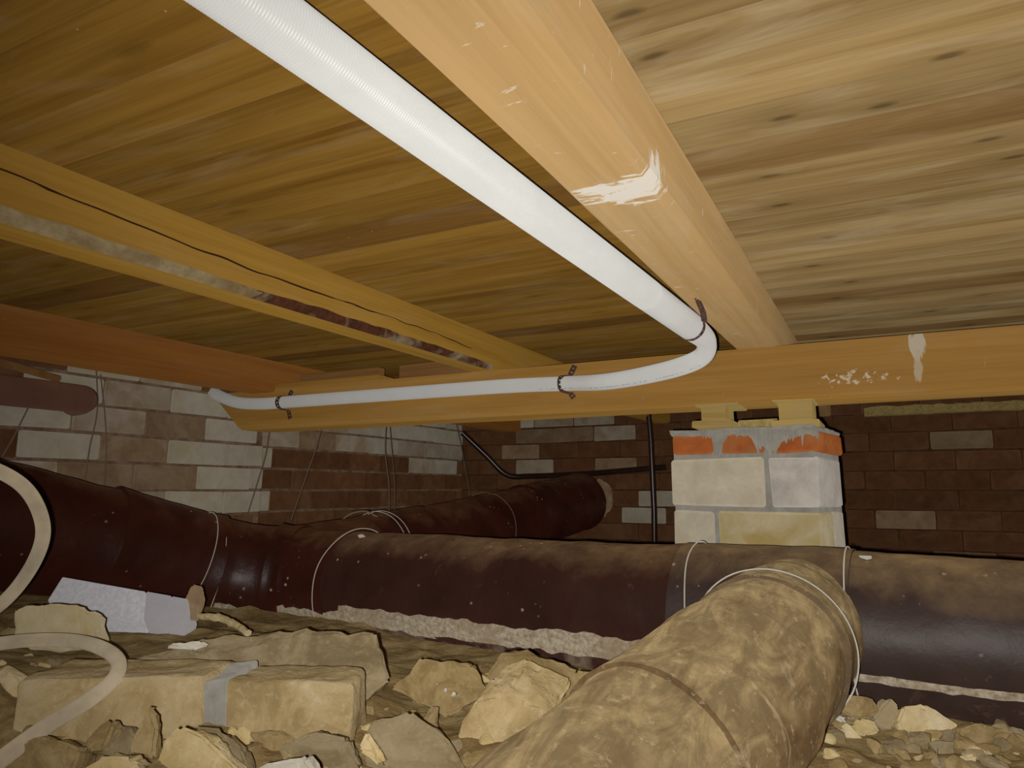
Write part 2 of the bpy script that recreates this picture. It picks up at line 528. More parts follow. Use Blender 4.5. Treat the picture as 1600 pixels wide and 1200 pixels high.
# ------------------------------------------------------------------ ceiling boards
CEIL = .9255
ceil = link('ceiling', mesh('ceiling', [(-2.6, -.6, CEIL + .022), (1.6, -.6, CEIL + .022), (1.6, 4.15, CEIL + .022), (-2.6, 4.15, CEIL + .022),
                                        (-2.6, -.6, CEIL + .03), (1.6, -.6, CEIL + .03), (1.6, 4.15, CEIL + .03), (-2.6, 4.15, CEIL + .03)],
                            [(0, 1, 2, 3), (4, 5, 6, 7), (0, 1, 5, 4), (1, 2, 6, 5), (2, 3, 7, 6), (3, 0, 4, 7)], M['old_wood']))
tag(ceil, 'boarded underside of the floor above', kind='structure')
PW = .0985
def plank_mesh(seed, x0, x1, mat):
    rn = random.Random(seed)
    h = PW / 2 - .0006
    cup = rn.uniform(-.0004, .0016)
    prof = [(-h, .020), (-h, .0012), (-h + .0014, 0)]
    for k in range(1, 6):
        u = -h + .0014 + (2 * h - .0028) * k / 6
        prof.append((u, cup * (1 - (2 * k / 6 - 1) ** 2)))
    prof += [(h - .0014, 0), (h, .0012), (h, .020)]
    vs, fs = [], []
    n = len(prof)
    xs = [x0 + (x1 - x0) * i / 5 for i in range(6)]
    for x in xs:
        dz = rn.uniform(-.0012, .0012); dy = rn.uniform(-.0005, .0005)
        for y, z in prof: vs.append((x, y + dy, z + dz))
    for i in range(len(xs) - 1):
        for k in range(n):
            k2 = (k + 1) % n
            fs.append((i * n + k, i * n + k2, (i + 1) * n + k2, (i + 1) * n + k))
    fs.append(tuple(range(n))); fs.append(tuple(range((len(xs) - 1) * n, len(xs) * n)))
    return mesh('plank', vs, fs, M[mat], 35)
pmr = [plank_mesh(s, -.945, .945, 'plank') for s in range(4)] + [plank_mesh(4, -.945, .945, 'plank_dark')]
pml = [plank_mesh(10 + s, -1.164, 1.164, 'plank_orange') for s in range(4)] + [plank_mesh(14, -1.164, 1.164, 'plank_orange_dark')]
rn = random.Random(3)
k0 = -16
for k in range(k0, 31):
    y = .985 + PW * (k + .5)
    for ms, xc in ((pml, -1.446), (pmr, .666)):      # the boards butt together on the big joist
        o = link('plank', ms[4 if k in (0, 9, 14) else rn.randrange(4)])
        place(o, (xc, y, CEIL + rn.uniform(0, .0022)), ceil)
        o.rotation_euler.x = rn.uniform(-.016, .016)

# ------------------------------------------------------------------ joists and girder
def sweep(name, prof_fun, ts, axis, mat, parent=None, smooth=30):
    """a timber: prof_fun(t) gives the (a, z) outline at t along the axis"""
    vs, fs = [], []
    for t in ts:
        pr = prof_fun(t); n = len(pr)
        for a, z in pr:
            vs.append((a, t, z) if axis == 'Y' else (t, a, z))
    for i in range(len(ts) - 1):
        for k in range(n):
            k2 = (k + 1) % n
            fs.append((i * n + k, i * n + k2, (i + 1) * n + k2, (i + 1) * n + k))
    fs.append(tuple(range(n))); fs.append(tuple(range((len(ts) - 1) * n, len(ts) * n)))
    return solid(name, vs, fs, mat, parent, smooth)

def joist_prof(x0, x1, zb, zt, seed, wane=.006, w2=.006):
    def f(t):
        e = lambda k: noise.noise(Vector((t * 3.1, seed * 7.7 + k, 1.3))) * .0028
        return [(x0, zt), (x0 + e(1), zb + w2), (x0 + w2 + e(2), zb + e(3)), (x1 - wane + e(4), zb + e(5)), (x1 + e(6), zb + wane), (x1, zt)]
    return f
ys = [-.5 + i * .05 for i in range(91)]
JB = .821
# stain of white plaster on the underside of the big joist (object coordinates: middle of the timber is the origin)
def loc_of(p, o): return tuple(Vector(p) - o.location)
big = sweep('floor_joist', joist_prof(-.336, -.225, JB, CEIL, 1, .010), ys, 'Y', M['joist'])
p1 = CAM + ray(977, 299) * ((JB - CAMZ) / ray(977, 299).z)
p2 = CAM + ray(975, 180) * ((JB - CAMZ) / ray(975, 180).z)
M['big_joist'] = wood('big_joist_wood', (.56, .365, .16), (.43, .265, .10), 'Y', .03, .35, knots=False,
                      stains=[(loc_of(p1, big), (.10, .06, .07), (22, 85, 22), .31, (.82, .79, .72)), (loc_of(p2, big), (.02, .07, .05), (60, 25, 60), .42, (.80, .76, .68))])
big.data.materials[0] = M['big_joist']
tag(big, 'thick floor joist with a white plaster smear, right of the white pipe', 'joist', 'floor joists under the boarding')

lj = empty('floor_joist', (-1.1, 2, JB))
def crack_prof(t):
    e = lambda k: noise.noise(Vector((t * 3.1, 19.7 + k, 1.3))) * .003
    zc = JB + .062 - .020 * (t - .6)
    zc = min(max(zc, JB + .022), CEIL - .02)
    dp = .022 * max(0, min(1, (2.4 - t)))
    return [(-1.155, CEIL), (-1.155 + e(1), JB + .006), (-1.150, JB + e(3)), (-1.073 + e(4) * 2, JB + e(5)), (-1.060 + e(6), JB + .012 + e(7)),
            (-1.059, zc - .0014), (-1.059 - dp, zc), (-1.059, zc + .0014), (-1.059, CEIL)]
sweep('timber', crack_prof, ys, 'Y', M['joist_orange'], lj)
def bark_prof(y0, y1, s):
    def f(t):
        k = max(0.02, min(1, 6 * (t - y0), 6 * (y1 - t)))
        w = (.25 + .9 * abs(noise.noise(Vector((t * 9, s, 0))))) * k
        return [(-1.073 - .004 * w, JB - .0005), (-1.0725, JB - .0028), (-1.064 + .002 * w, JB + .004 - .002), (-1.0578, JB + .010), (-1.0585, JB + .012 + .010 * w), (-1.066, JB + .008)]
    return f
sweep('bark_edge', bark_prof(.95, 1.93, 3), [.95 + i * .014 for i in range(71)], 'Y', M['bark'], lj)
M['weathered'] = masonry('weathered_wood', (.42, .33, .18), (.30, .22, .11), .05, (.20, .12, .05), 50)
o = sweep('pale_edge', bark_prof(.35, 1.0, 9), [.35 + i * .02 for i in range(33)], 'Y', M['weathered'], lj)
# drying crack: a dark open split wandering along the side
M['split'] = plain('dark_split', (.05, .02, .008), .9, .1)
vs, fs = [], []
for i in range(121):
    t = .3 + 1.5 * i / 120
    zc = max(JB + .028, min(CEIL - .02, JB + .062 - .020 * (t - .6) + .006 * math.sin(t * 5) + .004 * noise.noise(Vector((t * 14, 2, 0)))))
    w = .0007 + .0012 * abs(noise.noise(Vector((t * 5, 7, 0)))) + (.0006 if t < 1.2 else 0)
    if i in (0, 120): w = .0001
    vs += [(-1.0584, t, zc - w), (-1.0584, t, zc + w), (-1.066, t, zc)]
for i in range(120):
    for k in range(3):
        fs.append((i * 3 + k, i * 3 + (k + 1) % 3, i * 3 + 3 + (k + 1) % 3, i * 3 + 3 + k))
fs += [(0, 1, 2), (360, 361, 362)]
solid('drying_crack', vs, fs, M['split'], lj)
tag(lj, 'cracked floor joist with a bark edge, middle one of three', 'joist', 'floor joists under the boarding')
o = sweep('floor_joist', joist_prof(-2.12, -2.0, JB - .012, CEIL, 5), ys, 'Y', M['red_wood'])
tag(o, 'reddish floor joist beside the left brick wall', 'joist', 'floor joists under the boarding')

GZ0, GZ1, GY0, GY1 = .674, .821, 1.95, 2.10
def girder_prof(t):
    e = lambda k: noise.noise(Vector((t * 2.3, 31.7 + k, .3))) * .003
    w = .010 + .008 * abs(noise.noise(Vector((t * 2, 5, 0))))
    return [(GY0, GZ1), (GY0 + e(1), GZ0 + w * 1.2), (GY0 + w, GZ0 + e(2)), (GY1 - .01, GZ0 + e(3)), (GY1, GZ0 + .01), (GY1, GZ1)]
gx = [-2.17 + i * .05 for i in range(74)]
girder = sweep('girder_beam', girder_prof, gx, 'X', M['girder'])
# the left end is cut on a slant, longer along the top
for v in girder.data.vertices:
    wco = v.co + girder.location
    if wco.x < -2.16:
        v.co.x -= (wco.z - GZ0) / (GZ1 - GZ0) * .16
pA = at_y(1432, 540, GY0); pB = at_y(1435, 575, GY0)
M['girder_stained'] = wood('girder_stained', (.56, .315, .078), (.42, .215, .04), 'X', .03, .2, knots=False,
                           stains=[(loc_of(pA, girder), (.03, .06, .05), (40, 40, 12), .34, (.72, .66, .54)), (loc_of(pB, girder), (.018, .06, .07), (50, 50, 14), .38, (.66, .56, .40)),
                                   (loc_of(at_y(1330, 590, GY0), girder), (.17, .07, .04), (70, 70, 70), .50, (.80, .74, .58))])
girder.data.materials[0] = M['girder_stained']
tag(girder, 'long yellowish girder crossing the picture on top of the brick pillar', 'beam')

# bits of timber on the girder's top
def on_girder(px0, px1, py, y0, y1, z0, z1, name, mat, label, jit=.002, seed=1):
    a = at_y(px0, py, y0).x; b = at_y(px1, py, y0).x
    o = box(name, (a, y0, z0), (b, y1, z1), M[mat], None, .002, jit, seed)
    return tag(o, label, 'board')
on_girder(395, 592, 596, 1.952, 2.05, GZ1, GZ1 + .018, 'wooden_batten', 'girder', 'thin batten lying on top of the girder near its left end')
on_girder(470, 590, 580, 2.0, 2.04, GZ1 + .018, GZ1 + .055, 'wooden_offcut', 'old_wood', 'brown wood offcut standing on the thin batten', .003, 4)
on_girder(625, 745, 570, 2.02, 2.09, GZ1, GZ1 + .06, 'wooden_block', 'old_wood', 'dark wooden block on the girder left of the cracked joist', .004, 7)

# ------------------------------------------------------------------ brick pillar
PY = 1.89
pil = empty('brick_pillar', (-.325, PY, .03))
tag(pil, 'white brick pillar capped with orange red bricks and grey mortar', 'pillar')
PX0 = at_y(1042, 760, PY).x
PX1 = at_y(1290, 760, PY).x
ztop = lambda py, px=1160: at_y(px, py, PY).z
zs = [ztop(706), ztop(714), ztop(790), ztop(800)]
zw1, zw0 = ztop(716), ztop(792)          # upper white course
zr1, zr0 = ztop(677), ztop(709)          # red course
hc = zw1 - zw0
D = .262
box('mortar', (PX0 + .006, PY + .006, .02), (PX1 - .006, PY + D - .006, zr1 + .002), M['mortar'], pil, .002)
def pbrick(x0, x1, z0, z1, mat, y0=PY, y1=None, seed=0, jit=.003):
    box('brick', (x0, y0, z0), (x1, y1 if y1 else y0 + .12, z1), M[mat], pil, .006, jit, seed)
xj = at_y(1199, 760, PY).x; xk = at_y(1208, 760, PY).x
xl = at_y(1115, 830, PY).x; xm = at_y(1123, 830, PY).x
W = PX1 - PX0
for row in range(4):
    z1 = zw1 - row * (hc + .012); z0 = z1 - hc
    if z0 < .02: z0 = .02
    if row % 2 == 0:
        pbrick(PX0, xj, z0, z1, 'white_brick', seed=1 + row)
        pbrick(xk, PX1, z0, z1, 'grey_brick', y1=PY + .25, seed=2 + row)
        pbrick(PX0, PX0 + .12, z0, z1, 'white_brick', y0=PY + .132, y1=PY + D, seed=9 + row)
    else:
        pbrick(PX0, xl, z0, z1, 'white_brick', y1=PY + .25, seed=4 + row)
        pbrick(xm, PX1, z0, z1, 'cream_brick', seed=5 + row)
        pbrick(PX1 - .12, PX1, z0, z1, 'white_brick', y0=PY + .132, y1=PY + .25, seed=6 + row)
rx = [at_y(p, 693, PY).x for p in (1042, 1113, 1126, 1204, 1208, 1290)]
for i in range(3):
    pbrick(rx[2 * i], rx[2 * i + 1] - (.008 if i == 1 else 0), zr0, zr1, 'red_brick', y1=PY + .25, seed=20 + i, jit=.0025)
# lumpy mortar bed on top, with runs hanging over the red bricks
bm = bmesh.new()
rn = random.Random(5)
zc = ztop(668)
n = 22
top, mid = [], []
vs, fs = [], []
per = []
for i in range(n): per.append((PX0 + (PX1 - PX0) * i / n, PY - .002))
for i in range(10): per.append((PX1 + .002, PY + D * i / 10))
for i in range(n): per.append((PX1 - (PX1 - PX0) * i / n, PY + D))
for i in range(10): per.append((PX0 - .002, PY + D - D * i / 10))
m = len(per)
for lev, (z, inset) in enumerate([(zr1 - .001, .004), (zr1 + .006, 0), (zc - .004, .003), (zc, .014)]):
    for x, y in per:
        cx, cy = (PX0 + PX1) / 2, PY + D / 2
        dx = inset * (1 if x < cx else -1) * (1 if abs(x - cx) > .8 * W / 2 else 0)
        dy = inset * (1 if y < cy else -1) * (1 if abs(y - cy) > .8 * D / 2 else 0)
        j = lambda s: rn.uniform(-s, s)
        vs.append((x + dx + j(.002), y + dy + j(.002), z + j(.0025)))
for L in range(3):
    for i in range(m):
        i2 = (i + 1) % m
        fs.append((L * m + i, L * m + i2, (L + 1) * m + i2, (L + 1) * m + i))
fs.append(tuple(range(m))); fs.append(tuple(range(3 * m, 4 * m)))
solid('mortar_cap', vs, fs, M['mortar'], pil)
# mortar runs on the red course: slabs with a ragged lower edge
def smear(px, py_low, seed):
    rn = random.Random(seed)
    t = .0045
    vs, fs = [], []
    qx, ql = [], []
    for a, b, la, lb in zip(px, px[1:], py_low, py_low[1:]):
        n_ = max(1, int((b - a) / 1.6))
        for q in range(n_):
            u = q / n_
            qx.append(a + (b - a) * u); ql.append(la + (lb - la) * u + rn.uniform(-1.2, 1.6) + (rn.uniform(2, 7) if rn.random() < .12 else 0))
    px, py_low = qx + [px[-1]], ql + [py_low[-1]]
    N_ = len(px)
    for i in range(N_):
        x = at_y(px[i], 690, PY).x
        zl = ztop(py_low[i], px[i]); zu = ztop(672, px[i])
        yy = PY - t - rn.uniform(0, .002)
        vs += [(x, yy + .002, zl), (x, PY + .004, zl - .002), (x, PY + .004, zu), (x, yy, zu), (x, yy - .0012, (zl + zu) / 2)]
    for i in range(N_ - 1):
        a, b = i * 5, i * 5 + 5
        for k in range(5):
            k2 = (k + 1) % 5
            fs.append((a + k, a + k2, b + k2, b + k))
    fs.append((0, 1, 2, 3, 4)); fs.append(tuple(range((N_ - 1) * 5, N_ * 5)))
    solid('mortar_run', vs, fs, M['mortar'], pil)
smear([1041, 1050, 1062, 1075, 1088, 1100, 1112, 1116, 1122, 1127, 1135, 1146, 1158, 1166, 1174, 1180, 1186, 1189, 1192, 1196, 1202, 1208, 1213, 1218, 1221, 1228, 1238, 1250, 1262, 1263, 1266, 1270, 1280, 1290],
      [676, 677, 675, 677, 676, 678, 684, 709, 711, 700, 680, 677, 679, 682, 680, 686, 700, 709, 700, 695, 700, 708, 704, 709, 702, 692, 686, 684, 681, 696, 680, 678, 680, 684], 3)
pil.rotation_euler.z = R(-9)
pil.scale.x = .965
pil.location.x -= .004
# timber packing between pillar and girder
def block(px0, px1, py0, py1, y0, y1, name, mat, label, seed, jit=.0015):
    z1 = at_y((px0 + px1) / 2, py0, y0).z; z0 = at_y((px0 + px1) / 2, py1, y0).z
    a = at_y(px0, (py0 + py1) / 2, y0).x; b = at_y(px1, (py0 + py1) / 2, y0).x
    o = box(name, (a, y0, max(z0, zc - .002)), (b, y1, min(z1, GZ0 + .002)), M[mat], None, .002, jit, seed)
    return tag(o, label, 'wood block')
block(1096, 1132, 634, 657, 1.93, 2.06, 'packing_block', 'block_wood', 'left upright wooden block between pillar and girder', 1)
block(1086, 1152, 626, 634, 1.925, 2.08, 'packing_shim', 'block_wood', 'thin shim above the left packing block, under the girder', 2)
block(1081, 1142, 656, 667, 1.92, 2.10, 'packing_shim', 'block_wood', 'thin shim under the left packing block on the mortar', 3)
block(1217, 1268, 624, 656, 1.93, 2.06, 'packing_block', 'block_wood', 'right, wider wooden block between pillar and girder', 4)
block(1205, 1272, 618, 626, 1.925, 2.08, 'packing_shim', 'block_wood', 'thin shim above the right packing block, under the girder', 5)
block(1206, 1280, 656, 668, 1.915, 2.10, 'packing_shim', 'block_wood', 'thin shim under the right packing block on the mortar', 6)
o = block(1152, 1212, 641, 657, 2.03, 2.10, 'wool_piece', 'wool', 'yellowish scrap of mineral wool on the pillar behind the blocks', 8, .006)
o['category'] = 'insulation'
o.location.z = zc + .02

# mineral wool along the top of the far wall
def wool(name, x0, x1, y0, y1, z0, z1, label):
    rn = random.Random(4)
    def prof(t):
        e = lambda k: noise.noise(Vector((t * 22, k * 3.3, 1))) * .007
        return [(y0 + e(1), z1 + e(2)), (y0 + e(3) - .004, (z0 + z1) / 2), (y0 + e(4), z0 + e(5)), (y1, z0), (y1, z1)]
    n = int((x1 - x0) / .012)
    o = sweep(name, prof, [x0 + (x1 - x0) * i / n for i in range(n + 1)], 'X', M['wool'])
    return tag(o, label, 'insulation')
wz = at_y(1450, 632, 3.93).z; wz0 = at_y(1450, 645, 3.93).z
wool('mineral_wool', at_y(1350, 640, 3.93).x, 1.2, 3.93, 4.06, wz0, wz, 'yellowish strip of mineral wool on top of the far wall at right')

# ------------------------------------------------------------------ white corrugated pipe
wp = empty('white_pipe', at_t(1085, 515, 1.55))
tag(wp, 'white plastic pipe, corrugated near by, bending to run along the girder', 'pipe')
P1, P3 = at_t(385, 0, .62), at_t(1083, 513, 1.55)
dirv = (P3 - P1).normalized()
near = [P1 - dirv * .28 + Vector((0, 0, -.008)), P1, P1.lerp(P3, .33), P1.lerp(P3, .66), P3]
GA = GY0 - .024
far = [at_t(1103, 533, 1.60), at_t(1098, 556, 1.645), at_t(1062, 573, 1.68), at_t(1000, 588, 1.77), at_t(940, 597, 1.90), at_y(880, 599.5, GA), at_y(780, 604, GA), at_y(600, 617, GA),
       at_y(450, 628, GA), at_y(405, 631, GA), at_y(372, 629, GA), at_y(348, 621, GA + .01), at_y(330, 611, GA + .035), at_y(318, 604, GA + .06)]
nearp = resample(smoothpath(near[:5], 12), .0011)
tot = len(nearp)
def rip(i, a, p):
    return .0007 * math.cos(2 * math.pi * (i / 3.0)) * max(0, min(1, (tot - i) / 260))
hose_o = tube('corrugated_pipe', nearp, .0290, M['white_plastic'], wp, 36, True, rip, 80)
farp = smoothpath([P3 - dirv * .004] + far, 10)
rads = []
acc = 0
for i, p in enumerate(farp):
    if i: acc += (p - farp[i - 1]).length
    rads.append(.0218 + (.0288 - .0218) * max(0, 1 - acc / .085))
tube('smooth_pipe', farp, rads, M['white_plastic'], wp, 28, True, None, 60)
# faint line of print along the smooth pipe
fr = frames(farp)
vs, fs = [], []
rn = random.Random(9)
i = 22
arc = 0
dense = smoothpath(farp[22:66], 6)
fd = frames(dense)
rr = lambda j: rads[min(len(rads) - 1, 22 + j // 6)] + .0004
j = 2
while j < len(dense) - 4:
    L = rn.choice([1, 1, 2, 1, 2])
    if rn.random() < .62:
        def pt(jj, off):
            p = dense[jj]; t_, s_, u_ = fd[jj]
            v = (CAM - p); v -= t_ * v.dot(t_); v.normalize()
            low = Vector((0, 0, -1)); low -= t_ * low.dot(t_); low.normalize()
            ang = R(38) + off
            low = (low - v * low.dot(v)).normalized()
            return p + (v * math.cos(ang) + low * math.sin(ang)) * rr(jj)
        b0 = len(vs)
        vs += [pt(j, -.03), pt(j + L, -.03), pt(j + L, .04), pt(j, .04)]
        fs.append((b0, b0 + 1, b0 + 2, b0 + 3))
    j += L + 1
tag(solid('printed_line', vs, fs, M['print'], wp), kind='stuff')

# perforated straps
def strap(name, path, across, label, width=.013):
    pts = resample(path, .0065)
    vs, fs = [], []
    for i in range(len(pts) - 1):
        p, q = pts[i], pts[i + 1]
        t = (q - p).normalized()
        ac = (across - t * across.dot(t)).normalized() * (width / 2)
        b = len(vs)
        vs += [p - ac, p + ac, q + ac, q - ac]
        if i % 2:
            c = (p + q) / 2
            h = (q - p) * .30; w = ac * .42
            vs += [c - h - w, c - h + w, c + h + w, c + h - w]
            for k in range(4):
                k2 = (k + 1) % 4
                fs.append((b + k, b + k2, b + 4 + k2, b + 4 + k))
        else:
            fs.append((b, b + 1, b + 2, b + 3))
    o = solid(name, vs, fs, M['strap'])
    bm = bmesh.new(); bm.from_mesh(o.data)
    bmesh.ops.remove_doubles(bm, verts=bm.verts[:], dist=.0001)
    bm.to_mesh(o.data); bm.free()
    md = o.modifiers.new('thickness', 'SOLIDIFY'); md.thickness = .0014; md.offset = 0
    return tag(o, label, 'strap', 'perforated straps holding the white pipe')
def girder_strap(px, py, topz, botz, label, lean):
    c = at_y(px, py, GA)
    r = .0245
    pts = [Vector((c.x + lean * 1.2, GY0 - .002, topz)), Vector((c.x + lean * .5, GY0 - .003, c.z + r * 1.05))]
    for k in range(9):
        a = R(80 - 160 * k / 8)
        pts.append(Vector((c.x - .002 * math.cos(a), c.y - r * math.cos(a), c.z + r * math.sin(a))))
    pts += [Vector((c.x + lean * .6, GY0 - .003, c.z - r * 1.15)), Vector((c.x + lean, GY0 - .0015, botz))]
    return strap('pipe_strap', pts, Vector((1, 0, 0)), label, .017)
girder_strap(881, 599.5, at_y(889, 572, GY0).z, at_y(893, 622, GY0).z, 'dark perforated strap over the pipe near the cracked joist', .022)
girder_strap(441, 629, at_y(452, 611, GY0).z, at_y(449, 655, GY0).z, 'dark perforated strap over the pipe near the girder\'s left end', .020)
# strap hanging the bend from the joist: a loop round the pipe with its ends on the joist's edge
c = P3 - dirv * .018
sd = dirv.cross(Vector((0, 0, 1))).normalized(); upv = sd.cross(dirv).normalized()
A = at_t(1090, 468, 1.6); A = CAM + ray(1090, 468) * ((JB - .001 - CAMZ) / ray(1090, 468).z)
pts = [A + Vector((0, 0, 0)), A.lerp(c + sd * .030, .5) + sd * .004]
for k in range(15):
    a = R(10 - 205 * k / 14)
    pts.append(c + (sd * math.cos(a) + upv * math.sin(a)) * .0310)
pts.append(c + (sd * -.55 + upv * .85) * .033)
pts.append((c + upv * .034 + A - sd * .004) / 2)
pts.append(A - dirv * .014 - sd * .003)
strap('pipe_strap', pts, dirv, 'dark perforated strap looped under the bend of the white pipe', .011)

# ------------------------------------------------------------------ felt-wrapped pipes
RM = .150
def main_axis(X): return Vector((X, 1.615 - .0734 * X, .175))
mp = [main_axis(1.45), main_axis(.9), main_axis(.3), main_axis(-.3), main_axis(-.9), main_axis(-1.35), main_axis(-1.60),
      Vector((-1.80, 1.60, .200)), Vector((-1.91, 1.32, .285)), Vector((-1.97, 1.0, .37)), Vector((-2.0, .6, .46)), Vector((-2.0, .3, .52))]
mpath = resample(smoothpath(mp, 14), .02)
main = empty('insulated_pipe', main_axis(-.5) - Vector((0, 0, .15)))
tag(main, 'thick brown felt-wrapped pipe lying across the picture in front of the pillar', 'pipe')

def idx_at(path, px):
    best = min(range(len(path)), key=lambda i: abs(proj(path[i])[0] - px))
    return best
def sheet(name, path, i0, i1, r, mat, parent, seed, seg=56, amp=.004, a0=None, a1=None, jag=0.0, flare=0.0):
    """one wrap of felt: a sleeve (or, with a0..a1, a strip) along path[i0:i1], uneven, with an inner skin at its ends"""
    sub = path[i0:i1 + 1]
    fr = frames(path)[i0:i1 + 1]
    full = a0 is None
    ang = [2 * math.pi * k / seg for k in range(seg)] if full else [a0 + (a1 - a0) * k / seg for k in range(seg + 1)]
    vs, fs = [], []
    n = len(ang)
    for i, (p, (t, s, u)) in enumerate(zip(sub, fr)):
        end = min(i, len(sub) - 1 - i)
        for kk, a in enumerate(ang):
            aa = a
            if jag and kk in (0, n - 1):
                aa += (jag * .3 if kk == 0 else jag) * (noise.noise(p * 26 + Vector((kk, seed, 0))) * 1.3 + .5 * noise.noise(p * 75 + Vector((kk, seed, 0))))
            elif jag and kk in (1, n - 2):
                aa += .6 * jag * noise.noise(p * 31 + Vector((kk, seed, 2)))
            d = s * math.cos(aa) + u * math.sin(aa)
            q = p + d * r
            h = amp * (noise.noise(q * 7 + Vector((seed, 0, 0))) + .5 * noise.noise(q * 19 + Vector((0, seed, 0))))
            h += amp * .5 * noise.noise(Vector((p.dot(t) * 13, a * .7, seed)))
            if flare: h += flare * max(0, 1 - end / 3)
            if not full and kk in (0, n - 1): h -= .006
            vs.append(p + d * (r + h))
    m = len(sub)
    for i in range(m - 1):
        for k in range(n if full else n - 1):
            k2 = (k + 1) % n
            fs.append((i * n + k, i * n + k2, (i + 1) * n + k2, (i + 1) * n + k))
    # turned-in ends
    for row in (0, m - 1):
        base = len(vs)
        for k in range(n):
            v = vs[row * n + k]; p = sub[row]
            vs.append(p + (v - p) * (1 - .012 / r))
        for k in range(n if full else n - 1):
            k2 = (k + 1) % n
            fs.append((row * n + k, row * n + k2, base + k2, base + k))
    return solid(name, vs, fs, mat, parent, 45)
cuts = [(1700, 1338, .0, 0), (1345, 1085, .006, 1), (1095, 560, .001, 2), (566, 462, .004, 3), (470, 430, .009, 4), (440, 318, .003, 5), (330, 150, .008, 6), (158, -420, .003, 7)]
for a, b, dr, sd_ in cuts:
    i0 = 0 if a >= 1700 else idx_at(mpath, a)
    i1 = len(mpath) - 1 if b < -400 else idx_at(mpath, b)
    sheet('felt_sheet', mpath, i0, i1, RM + dr, M[('felt_grey', 'felt_grey', 'felt_mid')[sd_] if sd_ < 3 else 'felt'], main, sd_, flare=.006 if sd_ in (4, 6) else .003)
def ring(path, i, r, mat, parent, name='wire_tie', thick=.0013, tilt=0.0, seg=72):
    t, s, u = frames(path)[i]
    p = path[i]
    pts = []
    for k in range(seg + 1):
        a = 2 * math.pi * k / seg
        q = p + (s * math.cos(a) + u * math.sin(a)) * (r + .0015 * noise.noise(Vector((a * 2, i, 0)))) + t * (tilt * math.sin(a) + .006 * noise.noise(Vector((a * 1.3, i * .7, 4))))
        pts.append(q)
    return tube(name, pts, thick, mat, parent, 6, False)
for px, tl in ((1100, .012), (1348, .010), (553, -.016), (297, -.01), (332, 0.012)):
    ring(mpath, idx_at(mpath, px), RM + .0115, M['wire'], main, tilt=tl)
# crumbling plaster where the lower edge of the felt has come away
def strip(px0, px1, a0, a1, seed, jag=.10, mat='crumble', dr=.009, name='crumbling_strip'):
    i0, i1 = sorted((idx_at(mpath, px0), idx_at(mpath, px1)))
    fine = resample(mpath[i0:i1 + 1], .008)
    return sheet(name, fine, 0, len(fine) - 1, RM + dr, M[mat], main, seed, seg=8, amp=.0022, a0=a0, a1=a1, jag=jag)
# angle 0 is the pipe's side away from the direction of travel; here the camera side
S = frames(mpath)[60][1]
front = 0.0 if S.y < 0 else math.pi
sgn = 1 if front == 0.0 else -1
fa = lambda deg: front - sgn * R(deg)      # degrees below the middle of the camera side
strip(1130, 590, fa(13), fa(36), 1, .13)
strip(1130, 640, fa(30), fa(52), 8, .16, 'crumble_dark', .010)
strip(600, 466, fa(20), fa(44), 2, .13)
strip(466, 335, fa(26), fa(50), 3, .16)
strip(1700, 1345, fa(19), fa(24), 4, .05)

# rear branch to the far wall
rb = empty('rear_branch')
place(rb, (-1.6, 2.6, .1), main)
tag(rb, 'dark felt-wrapped branch rising towards the far wall')
rpath = resample([Vector((-1.66, 1.70, .185)), Vector((-1.60, 2.4, .24)), Vector((-1.545, 3.1, .315)), Vector((-1.50, 3.72, .385))], .025)
sheet('felt_sheet', rpath, 0, 26, .150, M['felt'], rb, 21)
sheet('felt_sheet', rpath, 25, 58, .146, M['felt'], rb, 22)
sheet('felt_sheet', rpath, 57, len(rpath) - 1, .152, M['felt'], rb, 23, flare=.006)
tube('pipe_core', [rpath[-12], rpath[-1], rpath[-1] + Vector((.03, .26, .03))], .085, M['brown_pipe'], rb, 24)
e_ = rpath[-1] + Vector((.0, -.005, 0))
tube('torn_insulation', smoothpath([e_ + Vector((.11, 0, .12)), e_ + Vector((.135, .03, .07)), e_ + Vector((.14, .04, -.01)), e_ + Vector((.13, .03, -.08))], 8), lambda u: .006 + .03 * math.sin(math.pi * u), M['tan_brick'], rb, 16, True,
     lambda i, a, p: .014 * noise.noise(p * 45) + .006 * noise.noise(p * 120))
for i in (16, 17, 44):
    ring(rpath, i, .156, M['wire'] if i < 40 else M['dull_wire'], rb, tilt=.01)

# near branch towards the camera
nb = empty('near_branch')
place(nb, (-.2, 1.1, .03), main)
tag(nb, 'fat dusty tan felt-wrapped branch coming towards the camera')
B1, B2, B3 = at_t(1240, 978, 1.38), at_t(1175, 1046, 1.08), at_t(1016, 1208, .836)
npath = resample(smoothpath([Vector((-.155, 1.63, .178)), B1, B2, B3, B3 + (B3 - B2) * 1.25], 12), .015)
def nidx(y): return min(range(len(npath)), key=lambda i: abs(npath[i].y - y))
for y0, y1, r, s_ in ((1.63, 1.25, .125, 31), (1.29, 1.06, .120, 32), (1.09, .87, .1245, 33), (.90, .3, .120, 34)):
    sheet('felt_sheet', npath, nidx(y0), nidx(y1), r, M['felt_dusty'], nb, s_, 64, .006, flare=.002)
ring(npath, nidx(1.30), .1305, M['wire'], nb, tilt=.02)
